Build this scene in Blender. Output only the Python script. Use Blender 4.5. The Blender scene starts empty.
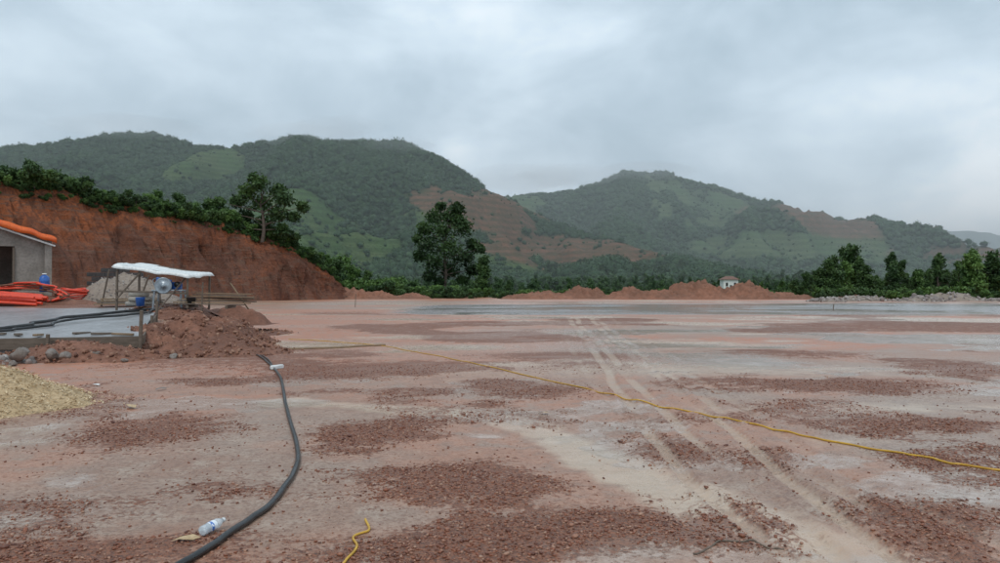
import bpy, math, numpy as np
from mathutils import Vector
rng=np.random.default_rng(7)
S=bpy.context.scene
S.view_settings.view_transform='Standard'; S.view_settings.look='None'; S.view_settings.exposure=0
COL=S.collection

# ---------------------------------------------------------------- noise
def _h(ix,iy,s):
    n=(ix.astype(np.int64)*374761393+iy.astype(np.int64)*668265263+s*1442695041)&0xffffffff
    n=((n^(n>>13))*1274126177)&0xffffffff
    return ((n^(n>>16))&0xffffff)/float(0xffffff)
def vn(x,y,s=0):
    x=np.asarray(x,float);y=np.asarray(y,float)
    ix=np.floor(x);iy=np.floor(y);fx=x-ix;fy=y-iy
    fx=fx*fx*(3-2*fx);fy=fy*fy*(3-2*fy)
    a=_h(ix,iy,s);b=_h(ix+1,iy,s);c=_h(ix,iy+1,s);d=_h(ix+1,iy+1,s)
    return (a*(1-fx)+b*fx)*(1-fy)+(c*(1-fx)+d*fx)*fy
def fbm(x,y,o=4,s=0):
    t=0;a=.5;n=0
    for i in range(o):
        t=t+a*vn(x*2**i+i*17.3,y*2**i-i*9.1,s+i);n+=a;a*=.5
    return t/n
def ss(a,b,x):
    t=np.clip((np.asarray(x,float)-a)/(b-a),0,1);return t*t*(3-2*t)

# ---------------------------------------------------------------- mesh helpers
def mesh_obj(name,V,F,mats,mi=None,smooth=False,parent=None,link=True):
    me=bpy.data.meshes.new(name)
    V=np.asarray(V,np.float32)
    if isinstance(F,np.ndarray):
        n,k=F.shape
        me.vertices.add(len(V));me.vertices.foreach_set('co',V.ravel())
        me.loops.add(n*k);me.loops.foreach_set('vertex_index',F.astype(np.int32).ravel())
        me.polygons.add(n);me.polygons.foreach_set('loop_start',np.arange(0,n*k,k,dtype=np.int32))
        me.update(calc_edges=True)
    else:
        me.from_pydata([tuple(map(float,v)) for v in V],[],[tuple(f) for f in F]);me.update()
    for m in (mats if isinstance(mats,(list,tuple)) else [mats]): me.materials.append(m)
    if mi is not None: me.polygons.foreach_set('material_index',np.asarray(mi,np.int32))
    if smooth: me.polygons.foreach_set('use_smooth',np.ones(len(me.polygons),bool))
    ob=bpy.data.objects.new(name,me)
    if link: COL.objects.link(ob)
    if parent: ob.parent=parent
    return ob
def empty(name,loc=(0,0,0),rz=0):
    e=bpy.data.objects.new(name,None);e.location=loc;e.rotation_euler=(0,0,rz);e.empty_display_size=.2
    COL.objects.link(e);return e
def fattr(ob,name,vals,dom='POINT'):
    a=ob.data.attributes.new(name,'FLOAT',dom);a.data.foreach_set('value',np.asarray(vals,np.float32))
def grid(xs,ys,zf):
    X,Y=np.meshgrid(xs,ys);Z=zf(X,Y)
    V=np.stack([X.ravel(),Y.ravel(),Z.ravel()],1)
    nx=len(xs);ny=len(ys)
    i=np.arange(nx-1)[None,:]+nx*np.arange(ny-1)[:,None]
    i=i.ravel();F=np.stack([i,i+1,i+1+nx,i+nx],1)
    return V,F
def box(name,c,s,m,parent=None,rot=(0,0,0),bev=.01):
    x,y,z=[k/2 for k in s]
    V=[(-x,-y,-z),(x,-y,-z),(x,y,-z),(-x,y,-z),(-x,-y,z),(x,-y,z),(x,y,z),(-x,y,z)]
    F=[(0,3,2,1),(4,5,6,7),(0,1,5,4),(1,2,6,5),(2,3,7,6),(3,0,4,7)]
    o=mesh_obj(name,V,F,m,parent=parent);o.location=c;o.rotation_euler=rot
    if bev:
        b=o.modifiers.new('b','BEVEL');b.width=bev;b.segments=2
    return o
def beam(name,a,b,w,h,m,parent=None):
    a=Vector(a);b=Vector(b);d=b-a
    o=box(name,(a+b)/2,(d.length,w,h),m,parent,bev=.005)
    o.rotation_mode='QUATERNION';o.rotation_quaternion=d.to_track_quat('X','Z');return o
def lathe(name,prof,m,parent=None,n=24,smooth=True):
    V=[];F=[]
    for r,z in prof:
        for i in range(n):
            a=2*math.pi*i/n;V.append((r*math.cos(a),r*math.sin(a),z))
    for j in range(len(prof)-1):
        for i in range(n):
            F.append((j*n+i,j*n+(i+1)%n,(j+1)*n+(i+1)%n,(j+1)*n+i))
    return mesh_obj(name,V,F,m,smooth=smooth,parent=parent)
def cat(pts,n=12):
    P=np.array(pts,float);P=np.vstack([2*P[0]-P[1],P,2*P[-1]-P[-2]]);out=[]
    for i in range(1,len(P)-2):
        for k in range(n):
            t=k/n
            out.append(.5*((2*P[i])+(-P[i-1]+P[i+1])*t+(2*P[i-1]-5*P[i]+4*P[i+1]-P[i+2])*t*t+(-P[i-1]+3*P[i]-3*P[i+1]+P[i+2])*t**3))
    out.append(P[-2]);return np.array(out)
def tube(name,pts,r,m,parent=None,n=12,wob=0,seed=0):
    p=cat(pts,n)
    if wob:
        t=np.arange(len(p))*.35
        p[:,0]+=wob*(vn(t,t*0+seed,3)-.5);p[:,1]+=wob*(vn(t,t*0+seed+5,4)-.5)
    cu=bpy.data.curves.new(name,'CURVE');cu.dimensions='3D';cu.bevel_depth=r;cu.bevel_resolution=4;cu.use_fill_caps=True
    sp=cu.splines.new('POLY');sp.points.add(len(p)-1)
    sp.points.foreach_set('co',np.c_[p,np.ones(len(p))].astype(np.float32).ravel())
    sp.use_smooth=True
    cu.materials.append(m);o=bpy.data.objects.new(name,cu);COL.objects.link(o)
    if parent:o.parent=parent
    return o
# ---------------------------------------------------------------- node helper
class N:
    def __init__(s,nt): s.nt=nt
    def n(s,t,**k):
        x=s.nt.nodes.new(t)
        for a,b in k.items(): setattr(x,a,b)
        return x
    def put(s,sock,v):
        if isinstance(v,bpy.types.NodeSocket): s.nt.links.new(v,sock)
        else:
            if isinstance(v,(tuple,list)) and len(v)==3 and sock.type=='RGBA': v=(*v,1)
            sock.default_value=v
    def m(s,op,a,b=0.0,c=None,clamp=False):
        x=s.nt.nodes.new('ShaderNodeMath');x.operation=op;x.use_clamp=clamp
        s.put(x.inputs[0],a);s.put(x.inputs[1],b)
        if c is not None:s.put(x.inputs[2],c)
        return x.outputs[0]
    def mix(s,f,a,b,mode='MIX'):
        x=s.nt.nodes.new('ShaderNodeMix');x.data_type='RGBA';x.blend_type=mode
        s.put(x.inputs[0],f);s.put(x.inputs[6],a);s.put(x.inputs[7],b);return x.outputs[2]
    def noise(s,vec,scale,det=6,rough=.6,dist=0):
        x=s.n('ShaderNodeTexNoise');s.put(x.inputs['Vector'],vec);x.inputs['Scale'].default_value=scale
        x.inputs['Detail'].default_value=det;x.inputs['Roughness'].default_value=rough;x.inputs['Distortion'].default_value=dist
        return x.outputs['Fac']
    def sm(s,x,a,b):
        r=s.n('ShaderNodeMapRange');r.interpolation_type='SMOOTHSTEP';s.put(r.inputs[0],x)
        r.inputs[1].default_value=a;r.inputs[2].default_value=b;return r.outputs[0]
    def at(s,name):
        return s.n('ShaderNodeAttribute',attribute_name=name).outputs['Fac']
    def bump(s,h,st,dist,normal=None):
        b=s.n('ShaderNodeBump');s.put(b.inputs['Height'],h);b.inputs['Strength'].default_value=st;b.inputs['Distance'].default_value=dist
        if normal is not None:s.put(b.inputs['Normal'],normal)
        return b.outputs[0]
def newmat(name):
    m=bpy.data.materials.new(name);m.use_nodes=True;nt=m.node_tree
    return m,N(nt),nt.nodes['Principled BSDF']
def mat(name,c1,c2=None,scale=5,rough=.6,bump=.3,bscale=30,bd=.01,metal=0,stretch=(1,1,1),spec=.5):
    m,n,p=newmat(name);c2=c2 or tuple(k*.7 for k in c1)
    tc=n.n('ShaderNodeTexCoord').outputs['Object']
    mp=n.n('ShaderNodeMapping');n.put(mp.inputs[0],tc);mp.inputs['Scale'].default_value=stretch;v=mp.outputs[0]
    f=n.noise(v,scale,5);f=n.sm(f,.3,.7)
    col=n.mix(f,c1,c2)
    f2=n.noise(v,scale*7,3)
    col=n.mix(n.m('MULTIPLY',n.sm(f2,.35,.75),.5),col,tuple(k*.55 for k in c2))
    n.put(p.inputs['Base Color'],col)
    n.put(p.inputs['Roughness'],n.m('MULTIPLY_ADD',f2,.3,rough-.15,clamp=True))
    p.inputs['Metallic'].default_value=metal;p.inputs['Specular IOR Level'].default_value=spec
    if bump:n.put(p.inputs['Normal'],n.bump(n.noise(v,bscale,4),bump,bd))
    return m
def leafmat(name,dark,mid,light,rough=.55):
    m,n,p=newmat(name)
    oi=n.n('ShaderNodeObjectInfo').outputs['Random']
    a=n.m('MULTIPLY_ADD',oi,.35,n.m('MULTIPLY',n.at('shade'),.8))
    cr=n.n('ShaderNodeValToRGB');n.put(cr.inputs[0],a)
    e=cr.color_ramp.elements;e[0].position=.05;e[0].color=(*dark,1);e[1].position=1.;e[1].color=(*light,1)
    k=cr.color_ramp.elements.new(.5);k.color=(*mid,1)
    n.put(p.inputs['Base Color'],cr.outputs[0]);p.inputs['Roughness'].default_value=rough
    p.inputs['Specular IOR Level'].default_value=.3
    return m

M_bark=mat('bark',(.12,.09,.07),(.07,.055,.045),4,.9,.5,20,.02)
M_leaf=leafmat('leaf_near',(.010,.024,.008),(.030,.066,.018),(.085,.150,.040))
M_leafy=leafmat('leaf_bright',(.022,.05,.012),(.055,.115,.024),(.13,.22,.055))
M_leafmid=leafmat('leaf_mid',(.020,.042,.020),(.038,.080,.028),(.075,.135,.048))
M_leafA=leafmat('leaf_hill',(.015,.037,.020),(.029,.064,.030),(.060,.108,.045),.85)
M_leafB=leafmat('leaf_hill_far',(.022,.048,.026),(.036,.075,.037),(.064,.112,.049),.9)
M_wood=mat('timber',(.28,.19,.11),(.18,.12,.075),3,.7,.4,20,.004,stretch=(1,8,8))
M_oldwood=mat('weathered_timber',(.17,.13,.10),(.10,.075,.055),3,.75,.4,20,.004,stretch=(1,8,8))
M_conc=mat('raw_concrete',(.30,.265,.235),(.20,.175,.15),1.5,.7,.4,18,.02)
M_slab=mat('wet_concrete_slab',(.36,.36,.37),(.24,.235,.235),.9,.35,.25,14,.01)
M_dark=mat('dark_interior',(.02,.02,.02),None,3,.9,0)  # near-black colour paints in the shade of unlit rooms behind openings
M_block=mat('dark_block',(.085,.08,.08),(.05,.048,.05),3,.8,.5,20,.02)
M_tarp=mat('orange_tarp',(.80,.16,.03),(.68,.11,.025),3,.4,.4,5,.03)
M_white=mat('white_sheet',(.78,.79,.78),(.66,.68,.68),2,.45,.3,6,.02)
M_bag=mat('cement_bag',(.48,.45,.40),(.36,.33,.29),3,.7,.4,12,.02)
M_redp=mat('red_plastic',(.80,.085,.035),(.66,.055,.025),3,.35,.2,20,.003)
M_blue=mat('blue_plastic',(.03,.13,.45),(.02,.09,.33),3,.35,.1,20,.002)
M_steel=mat('steel_grey',(.35,.40,.44),(.24,.27,.30),4,.4,.2,20,.002,metal=.5)
M_black=mat('black_rubber',(.013,.013,.014),(.022,.02,.02),4,.32,.2,60,.002)
M_yellow=mat('yellow_hose_plastic',(.62,.36,.03),(.5,.27,.03),3,.4,.1,40,.001)
M_rock=mat('grey_rock',(.24,.21,.19),(.15,.12,.10),4,.7,.6,14,.02)
M_chip=mat('wood_chips',(.58,.43,.26),(.44,.31,.17),5,.8,.6,45,.02)
M_paintw=mat('white_paint',(.8,.8,.77),(.7,.7,.68),1,.6,.1)
M_roofr=mat('roof_tile',(.22,.12,.09),None,2,.7,.2)

# ---------------------------------------------------------------- ground field
TR=[ [(1.72,3.5),(1.74,4.2),(1.62,6),(1.66,8),(1.85,11),(2.2,16),(3.1,30),(4.5,50)],
     [(1.92,3.5),(1.95,4.2),(2.02,6),(2.1,8),(2.25,11),(2.5,16),(3.4,30),(5.0,50)],
     [(2.5,3.5),(2.36,4.2),(2.4,6),(2.55,8),(2.75,11),(3.05,16),(4.1,30),(5.8,50)],
     [(2.75,3.5),(2.6,4.2),(2.6,6),(2.72,8),(2.95,11),(3.3,16),(4.4,30),(6.2,50)],
     [(3.3,3.5),(3.2,4.2),(2.95,6),(3.1,8),(3.4,12),(4.0,18),(5.3,32),(7.,50)],
     [(1.2,3.5),(1.25,4.5),(1.4,6),(1.55,8),(1.6,12),(1.8,18),(2.6,32),(4.,50)]]
TW=[1,.9,1,.8,.5,.5]
def track(X,Y):
    t=np.zeros_like(X);rut=np.zeros_like(X)
    for k,p in enumerate(TR):
        p=np.array(p);c=np.interp(Y,p[:,1],p[:,0])+.12*(vn(Y*.5,Y*0+k,k)-.5)
        d=np.abs(X-c);w=.05+.02*vn(Y*.8,Y*0,k+9)+.0022*Y
        m=(1-ss(w*.6,w*1.35,d))*(Y>2)*(1-ss(34,50,Y))*(.45+.55*ss(.3,.6,vn(Y*.9,Y*0+k*3,21)))*TW[k]
        t=np.maximum(t,m)
        rut=rut-.024*m+.020*np.exp(-((d-w*1.6)/.035)**2)*(Y<30)*(Y>2)*TW[k]
        rut=rut+.012*m*np.sin(Y*50+np.abs(X-c)*60*(1 if k%2 else -1))*(Y<11)
    return t,rut
GR=[(-.21,6.1,.75,.55,1),(.65,4.75,1.05,.5,1.1),(-.35,4.5,.7,.35,.95),(1.6,7.2,.5,.6,1),(-3.9,8.1,1.0,1.1,.9),(-2.1,5.7,.8,.3,.7),
    (-3.5,5.3,.7,.35,.85),(-1.45,8.0,.6,.7,.85),(-3.05,13.6,1.3,1.4,.9),(.4,11.4,1.2,1.1,.9),(1.4,17,2.3,1.4,.9),(5.8,11.9,1.6,1.1,.95),
    (5.1,8.3,.8,.5,.9),(2.9,4.95,.6,.45,1.),(2.45,6.7,.35,.5,.75),(9.5,14,1.6,1.1,.85),(4.0,6.7,.5,.3,.6),(-6.2,6.3,1.5,.8,.5),(7.2,17.5,2,1.2,.8),(-6.5,10.5,1.2,1,.7),
    (1.6,5.3,.3,.5,.7),(3.4,9.9,.7,.4,.6),(-5.2,12.3,.8,.5,.6),(-2.9,4.3,.7,.3,.6),(3.2,3.9,.8,.3,.6),(4.6,5.8,.5,.25,.6)]
ST=np.array([(-3.0,10.2),(-2.0,9.9),(-1.05,9.4),(0,8.9),(.65,7.7),(1.0,6.5),(1.35,5.6),(1.75,4.9),(2.1,4.2),(2.5,3.6)])
def gravel(X,Y):
    g=np.zeros_like(X)
    wx=X+.7*(fbm(X*1.1,Y*1.1,4,101)-.5);wy=Y+.7*(fbm(X*1.1+7,Y*1.1,4,102)-.5)
    for x,y,a,b,k in GR: g=g+k*np.exp(-(((wx-x)/a)**2+((wy-y)/b)**2)**1.15)
    far=ss(.48,.62,fbm(X*.2+3,Y*.22,5,31))
    g=g+far*.8*ss(11,17,Y)*(1-ss(40,58,Y))
    g=g+.55*ss(.52,.70,fbm(X*.7+9,Y*.9,4,77))*(1-ss(13,17,Y))
    return np.clip(g,0,1.2)
def silt(X,Y):
    s=np.zeros_like(X)
    c=cat(np.c_[ST,ST[:,:1]*0],6)[:,:2]
    d=np.full(X.shape,9.)
    near=(Y<14)&(Y>2)&(X>-6)&(X<6)
    xs,ys=X[near],Y[near];dd=np.full(xs.shape,9.)
    for a in c: dd=np.minimum(dd,np.hypot(xs-a[0],(ys-a[1])))
    d[near]=dd
    s=np.maximum(s,1.0*(1-ss(.08,.66,d+.6*(fbm(X*1.3,Y*1.3,4,5)-.5))))
    for x,y,a,b,k in [(4.4,9.6,2.2,.7,.8),(-1.3,19.5,2.,1.2,1),(3.4,4.1,.8,.4,.8),(7.5,9.7,2,.6,.7),(6,20,4,1.5,.7),(-.7,12.4,.8,.6,.5),(3.6,7.6,1.0,.5,.5)]:
        s=np.maximum(s,k*np.exp(-((X-x)/a)**2-((Y-y)/b)**2))
    s=np.maximum(s,.85*ss(.54,.66,fbm(X*.15+30,Y*.3+4,5,41))*ss(10,16,Y))
    return s
def base_h(X,Y):
    ed=-9.6-.42*np.maximum(Y-25,0)
    px=1-ss(-1.3,1.2,X-ed+1.2*(fbm(X*.6,Y*.6,3,3)-.5));py=ss(16.,28,Y)*(1-ss(34,46,Y))
    return .97*px*py
def G(X,Y):
    X=np.asarray(X,float);Y=np.asarray(Y,float)
    t,rut=track(X,Y);g=gravel(X,Y);s=silt(X,Y)
    nf=1-ss(25,60,Y)
    z=base_h(X,Y)+rut+.018*g*nf-.012*s*nf+.04*(fbm(X*.7,Y*.7,3,2)-.5)*nf+.02*(fbm(X*4,Y*4,4,8)-.5)*(1-ss(10,16,Y))
    return z
def axis_x():
    a=list(np.arange(-9,9.001,.045));s=.06;x=9
    out=[]
    while x<3500: s*=1.065;x+=s;out.append(x)
    return np.array([-k for k in out[::-1]]+a+out)
def axis_y():
    a=list(np.arange(2.5,12,.035));y=12;s=.04
    while y<4500: s*=1.021;y+=s;a.append(y)
    b=[];y=2.5;s=.1
    while y>-300: s*=1.2;y-=s;b.append(y)
    return np.array(b[::-1]+a)
V,F=grid(axis_x(),axis_y(),G)
X,Y=V[:,0],V[:,1]
mg,n,p=newmat('muddy_ground')
g_ob=mesh_obj('ground',V,F,mg,smooth=True)
fattr(g_ob,'gravel',gravel(X,Y));fattr(g_ob,'silt',silt(X,Y));fattr(g_ob,'track',track(X,Y)[0])
red=1.*np.exp(-((X+6)/7)**2-((Y-27)/10)**2)+.6*np.exp(-((X+6)/9)**2-((Y-15)/5)**2)+.8*np.exp(-((X+12)/10)**2-((Y-42)/14)**2)+.6*ss(.44,.60,fbm(X*.09,Y*.14,4,91))*ss(12,22,Y)+.45*ss(.48,.64,fbm(X*.4,Y*.5,4,93))+.9*ss(85,95,Y)
fattr(g_ob,'redm',np.clip(red,0,1))
road=ss(40,47,Y+4*(fbm(X*.08,Y*.08,3,55)-.5))*(1-ss(64,80,Y+8*(fbm(X*.05,Y*.1,3,56)-.5)))*ss(-14,0,X)
pud=ss(.47,.60,fbm(X*.12+50,Y*.30,5,57))*ss(11,17,Y)*(1-ss(80,95,Y))*(.45+.55*ss(0,10,X))
pud=np.maximum(pud,.55*ss(.55,.68,fbm(X*.6+50,Y*.9,4,59))*(Y<14))
fattr(g_ob,'wet',np.clip(road,0,1));fattr(g_ob,'pud',pud)
fattr(g_ob,'grass',ss(118,128,Y+10*(fbm(X*.05,Y*.05,3,60)-.5)))
tc=n.n('ShaderNodeTexCoord').outputs['Object']
n1=n.noise(tc,.55,5,.6,.3);n2=n.noise(tc,3.2,6,.65);n3=n.noise(tc,17,4,.7);n4=n.noise(tc,75,2,.7)
vo=n.n('ShaderNodeTexVoronoi');n.put(vo.inputs['Vector'],tc);vo.inputs['Scale'].default_value=50
sep=n.n('ShaderNodeSeparateColor');n.put(sep.inputs[0],vo.outputs['Color'])
mud=n.mix(n.sm(n1,.35,.66),(.37,.275,.215),(.325,.185,.125))
mud=n.mix(n.sm(n2,.42,.72),mud,(.43,.34,.27))
mud=n.mix(n.m('MULTIPLY',n.sm(n3,.46,.66),.65),mud,(.20,.11,.075))
mud=n.mix(n.m('MULTIPLY',n.m('GREATER_THAN',sep.outputs[2],.72),.45),mud,(.17,.085,.055))
mud=n.mix(n.m('MULTIPLY',n.at('redm'),n.sm(n2,.25,.6)),mud,(.46,.175,.09))
si=n.sm(n.m('ADD',n.at('silt'),n.m('ADD',n.m('MULTIPLY',n.m('SUBTRACT',n2,.5),1.1),n.m('MULTIPLY',n.m('SUBTRACT',n3,.5),.6))),.3,.85)
siltc=n.mix(n.sm(n1,.4,.65),(.54,.41,.30),(.49,.33,.23))
col=n.mix(n.m('MULTIPLY',si,.85),mud,siltc)
gc=n.mix(sep.outputs[0],(.095,.032,.018),(.30,.11,.055))
gc=n.mix(n.m('MULTIPLY',sep.outputs[1],.25),gc,(.27,.17,.12))
gmr=n.m('ADD',n.at('gravel'),n.m('ADD',n.m('MULTIPLY',n.m('SUBTRACT',n2,.5),1.7),n.m('MULTIPLY',n.m('SUBTRACT',n3,.5),2.0)))
gm=n.sm(gmr,.34,.74)
col=n.mix(n.m('MULTIPLY',gm,.92),col,gc)
tr=n.sm(n.m('ADD',n.at('track'),n.m('MULTIPLY',n.m('SUBTRACT',n3,.5),1.3)),.3,.9)
col=n.mix(n.m('MULTIPLY',tr,.6),col,(.52,.39,.29))
wet=n.sm(n.m('ADD',n.at('wet'),n.m('MULTIPLY',n.m('SUBTRACT',n1,.5),.6)),.35,.65)
col=n.mix(n.m('MULTIPLY',wet,.85),col,(.27,.26,.255))
pu=n.m('MULTIPLY',n.sm(n.m('ADD',n.at('pud'),n.m('MULTIPLY',n.m('SUBTRACT',n2,.5),.8)),.38,.6),n.m('SUBTRACT',1.,n.m('MULTIPLY',gm,.8)))
col=n.mix(n.m('MULTIPLY',pu,.55),col,(.45,.36,.30))
col=n.mix(n.at('grass'),col,n.mix(n.sm(n1,.4,.6),(.06,.11,.04),(.12,.15,.06)))
n.put(p.inputs['Base Color'],col)
r=n.m('MULTIPLY_ADD',n2,.5,.16)
r=n.m('SUBTRACT',r,n.m('MULTIPLY',si,.14))
r=n.m('ADD',r,n.m('MULTIPLY',gm,.2))
r=n.m('SUBTRACT',r,n.m('MULTIPLY',wet,.2))
r=n.m('SUBTRACT',r,n.m('MULTIPLY',pu,.26))
r=n.m('ADD',r,n.m('MULTIPLY',n.at('grass'),.6))
n.put(p.inputs['Roughness'],n.m('MAXIMUM',r,.11))
hh=n.m('ADD',n.m('MULTIPLY',n3,.7),n.m('MULTIPLY',n4,.35))
hh=n.m('ADD',hh,n.m('MULTIPLY',n.m('SUBTRACT',.6,vo.outputs['Distance']),n.m('MULTIPLY_ADD',gm,.9,.15)))
hh=n.m('MULTIPLY',hh,n.m('SUBTRACT',1.,n.m('MAXIMUM',n.m('MULTIPLY',si,.65),n.m('MULTIPLY',pu,.85))))
n.put(p.inputs['Normal'],n.bump(hh,.85,.02))

# ---------------------------------------------------------------- scatter by geometry nodes
def proto(objs,name):
    c=bpy.data.collections.new(name)
    for o in objs:c.objects.link(o)
    return c
def scatter(name,P,sc,rot,coll):
    P=np.asarray(P,np.float32);k=len(P)
    me=bpy.data.meshes.new(name);me.vertices.add(k);me.vertices.foreach_set('co',P.ravel())
    sc=np.asarray(sc,np.float32)
    if sc.ndim==1: sc=np.repeat(sc[:,None],3,1)
    a=me.attributes.new('sc','FLOAT_VECTOR','POINT');a.data.foreach_set('vector',sc.ravel())
    a=me.attributes.new('ro','FLOAT_VECTOR','POINT');a.data.foreach_set('vector',np.asarray(rot,np.float32).ravel())
    ob=bpy.data.objects.new(name,me);COL.objects.link(ob)
    ng=bpy.data.node_groups.new(name+'_gn','GeometryNodeTree')
    ng.interface.new_socket('Geometry',in_out='INPUT',socket_type='NodeSocketGeometry')
    ng.interface.new_socket('Geometry',in_out='OUTPUT',socket_type='NodeSocketGeometry')
    nn=ng.nodes;L=ng.links
    gi=nn.new('NodeGroupInput');go=nn.new('NodeGroupOutput');ip=nn.new('GeometryNodeInstanceOnPoints')
    ci=nn.new('GeometryNodeCollectionInfo');ci.inputs['Collection'].default_value=coll
    ci.inputs['Separate Children'].default_value=True;ci.inputs['Reset Children'].default_value=True
    ip.inputs['Pick Instance'].default_value=True
    A=nn.new('GeometryNodeInputNamedAttribute');A.data_type='FLOAT_VECTOR';A.inputs['Name'].default_value='sc'
    B=nn.new('GeometryNodeInputNamedAttribute');B.data_type='FLOAT_VECTOR';B.inputs['Name'].default_value='ro'
    er=nn.new('FunctionNodeEulerToRotation')
    L.new(gi.outputs[0],ip.inputs['Points']);L.new(ci.outputs[0],ip.inputs['Instance'])
    L.new(A.outputs[0],ip.inputs['Scale']);L.new(B.outputs[0],er.inputs[0]);L.new(er.outputs[0],ip.inputs['Rotation'])
    L.new(ip.outputs[0],go.inputs[0])
    md=ob.modifiers.new('gn','NODES');md.node_group=ng
    return ob
def ico(sub=1):
    import bmesh
    bm=bmesh.new();bmesh.ops.create_icosphere(bm,subdivisions=sub,radius=1)
    V=np.array([v.co[:] for v in bm.verts]);F=np.array([[v.index for v in f.verts] for f in bm.faces]);bm.free();return V,F
def stone(name,m,seed,sub=1,flat=.6,ang=.35,link=False,s=1.):
    r=np.random.default_rng(seed);V,F=ico(sub)
    k=r.normal(size=(9,3));k/=np.linalg.norm(k,axis=1)[:,None];o=r.uniform(.5,.95,9)
    for a,b in zip(k,o):
        d=V@a;ex=np.maximum(d-b,0);V=V-ex[:,None]*a
    V=V*np.array([1,r.uniform(.65,.95),flat])*s+r.normal(size=V.shape)*.04*s
    return mesh_obj(name,V,F,m,link=link)
def stonemat(name,a,b,c,rough=.6):
    m,n,p=newmat(name);oi=n.n('ShaderNodeObjectInfo').outputs['Random']
    cr=n.n('ShaderNodeValToRGB');n.put(cr.inputs[0],oi);e=cr.color_ramp.elements
    e[0].color=(*a,1);e[1].color=(*c,1);k=e.new(.6);k.color=(*b,1)
    n.put(p.inputs['Base Color'],cr.outputs[0]);p.inputs['Roughness'].default_value=rough;return m
M_ston=stonemat('laterite_chips',(.10,.032,.018),(.25,.085,.042),(.38,.22,.15),.42)
M_clod=stonemat('red_clods',(.12,.05,.032),(.22,.10,.06),(.31,.18,.125),.75)
M_rubble=stonemat('grey_rubble',(.16,.13,.12),(.26,.22,.20),(.36,.33,.31),.75)
M_chips=stonemat('wood_shavings',(.40,.28,.15),(.56,.42,.25),(.70,.58,.40),.8)
C_st=proto([stone('chip%d'%i,M_ston,i,1,.5) for i in range(5)],'laterite_chip_shapes')
C_cl=proto([stone('clod%d'%i,M_clod,20+i,2,.7) for i in range(4)],'clod_shapes')
C_ru=proto([stone('rub%d'%i,M_rubble,40+i,2,.7) for i in range(4)],'rubble_shapes')
k=640000
u=rng.random(k);yy=3.3*(15/3.3)**u
xx=rng.uniform(-1,1,k)*(yy*.85+.5)
pr=gravel(xx,yy)+1.2*(fbm(xx*3.2,yy*3.2,4,15)-.5);pr=ss(.30,1.0,pr)*(1-track(xx,yy)[0])*.25+.006*(1-.9*silt(xx,yy))
ok=rng.random(k)<pr*np.clip((yy/7),.45,1.)*(1-.6*ss(9,15,yy))
xx,yy=xx[ok],yy[ok];s=.0042+.013*rng.random(len(xx))**2.8+.00035*yy
big=rng.random(len(xx))<.015;s[big]*=1.8
scatter('scattered_gravel',np.c_[xx,yy,G(xx,yy)+s*.25],s,rng.uniform(-1,1,(len(xx),3))*np.array([.4,.4,3.14]),C_st)
print('stones',len(xx))

# ---------------------------------------------------------------- heaps
def heap(name,cx,cy,rx,ry,h,m,seed,res=70,rot=0,rough=.18,peaks=None,z0=0,pw=.8):
    u=np.linspace(-1.15,1.15,res)
    X,Y=np.meshgrid(u,u);wx=X*rx;wy=Y*ry
    r=np.hypot(X,Y)+.35*(fbm(wx*1.3/max(rx,1)*2+seed,wy*2/max(ry,1),3,seed)-.5)
    Z=h*(1-ss(0,1.05,r))**pw
    if peaks:
        Z=Z*(.35+1.1*fbm(wx/peaks+seed,wy/peaks,3,seed+3))
    Z=Z+rough*h*(fbm(wx*2.2+seed,wy*2.2,4,seed+1)-.5)*(1-ss(.6,1.1,r))
    c,s=math.cos(rot),math.sin(rot)
    gx=cx+wx*c-wy*s;gy=cy+wx*s+wy*c
    Zb=base_h(gx,gy)+z0
    Zt=Z+Zb-.06*ss(.85,1.1,r)
    V=np.stack([gx.ravel(),gy.ravel(),Zt.ravel()],1)
    i=(np.arange(res-1)[None,:]+res*np.arange(res-1)[:,None]).ravel();F=np.stack([i,i+1,i+1+res,i+res],1)
    o=mesh_obj(name,V,F,m,smooth=True)
    return o,V[(r.ravel()<.98)]
def heapscatter(name,V,k,smin,smax,coll,jit):
    i=rng.integers(0,len(V),k);P=V[i]+np.c_[rng.normal(size=(k,2))*jit,np.zeros(k)]
    s=smin+(smax-smin)*rng.random(k)**3
    return scatter(name,P,s,rng.uniform(-3,3,(k,3)),coll)
M_dirt=mat('red_dirt_heap',(.25,.11,.068),(.15,.063,.038),1.2,.8,.8,7,.08)
M_dirtf=mat('red_orange_earth',(.29,.13,.08),(.19,.09,.056),.25,.85,.8,2,.3)
M_greyp=mat('grey_gravel_heap',(.31,.255,.21),(.22,.17,.135),1,.8,.8,9,.05)
o,v=heap('dirt_mound',-8.2,19.6,2.1,3.0,.92,M_dirt,3,100,rough=.7,peaks=.8)
heapscatter('dirt_clods',v,2800,.012,.08,C_cl,.08)
o,v=heap('dirt_mound',-6.9,18.0,1.8,1.6,.38,M_dirt,4,70,rough=.7,peaks=.6)
heapscatter('dirt_clods',v,1100,.012,.065,C_cl,.15)
o,v=heap('dirt_mound',-9.6,16.3,2.2,1.0,.36,M_dirt,9,70,rough=.6)
heapscatter('dirt_clods',v,900,.012,.07,C_cl,.07)
o,v=heap('gravel_heap',-15.6,30,2.5,2.0,1.15,M_greyp,12,70,rough=.35)
heapscatter('gravel_heap_stones',v,1500,.015,.06,C_ru,.05)
o,v=heap('dirt_mound',-12.5,15.2,2.6,.8,.28,M_dirt,14,70,rough=.6)
heapscatter('rock_rubble',v,300,.03,.15,C_ru,.12)
o,v=heap('wood_chip_pile',-7.4,9.9,1.75,1.45,.62,M_chip,5,90,rough=.15)
fl=[]
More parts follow.
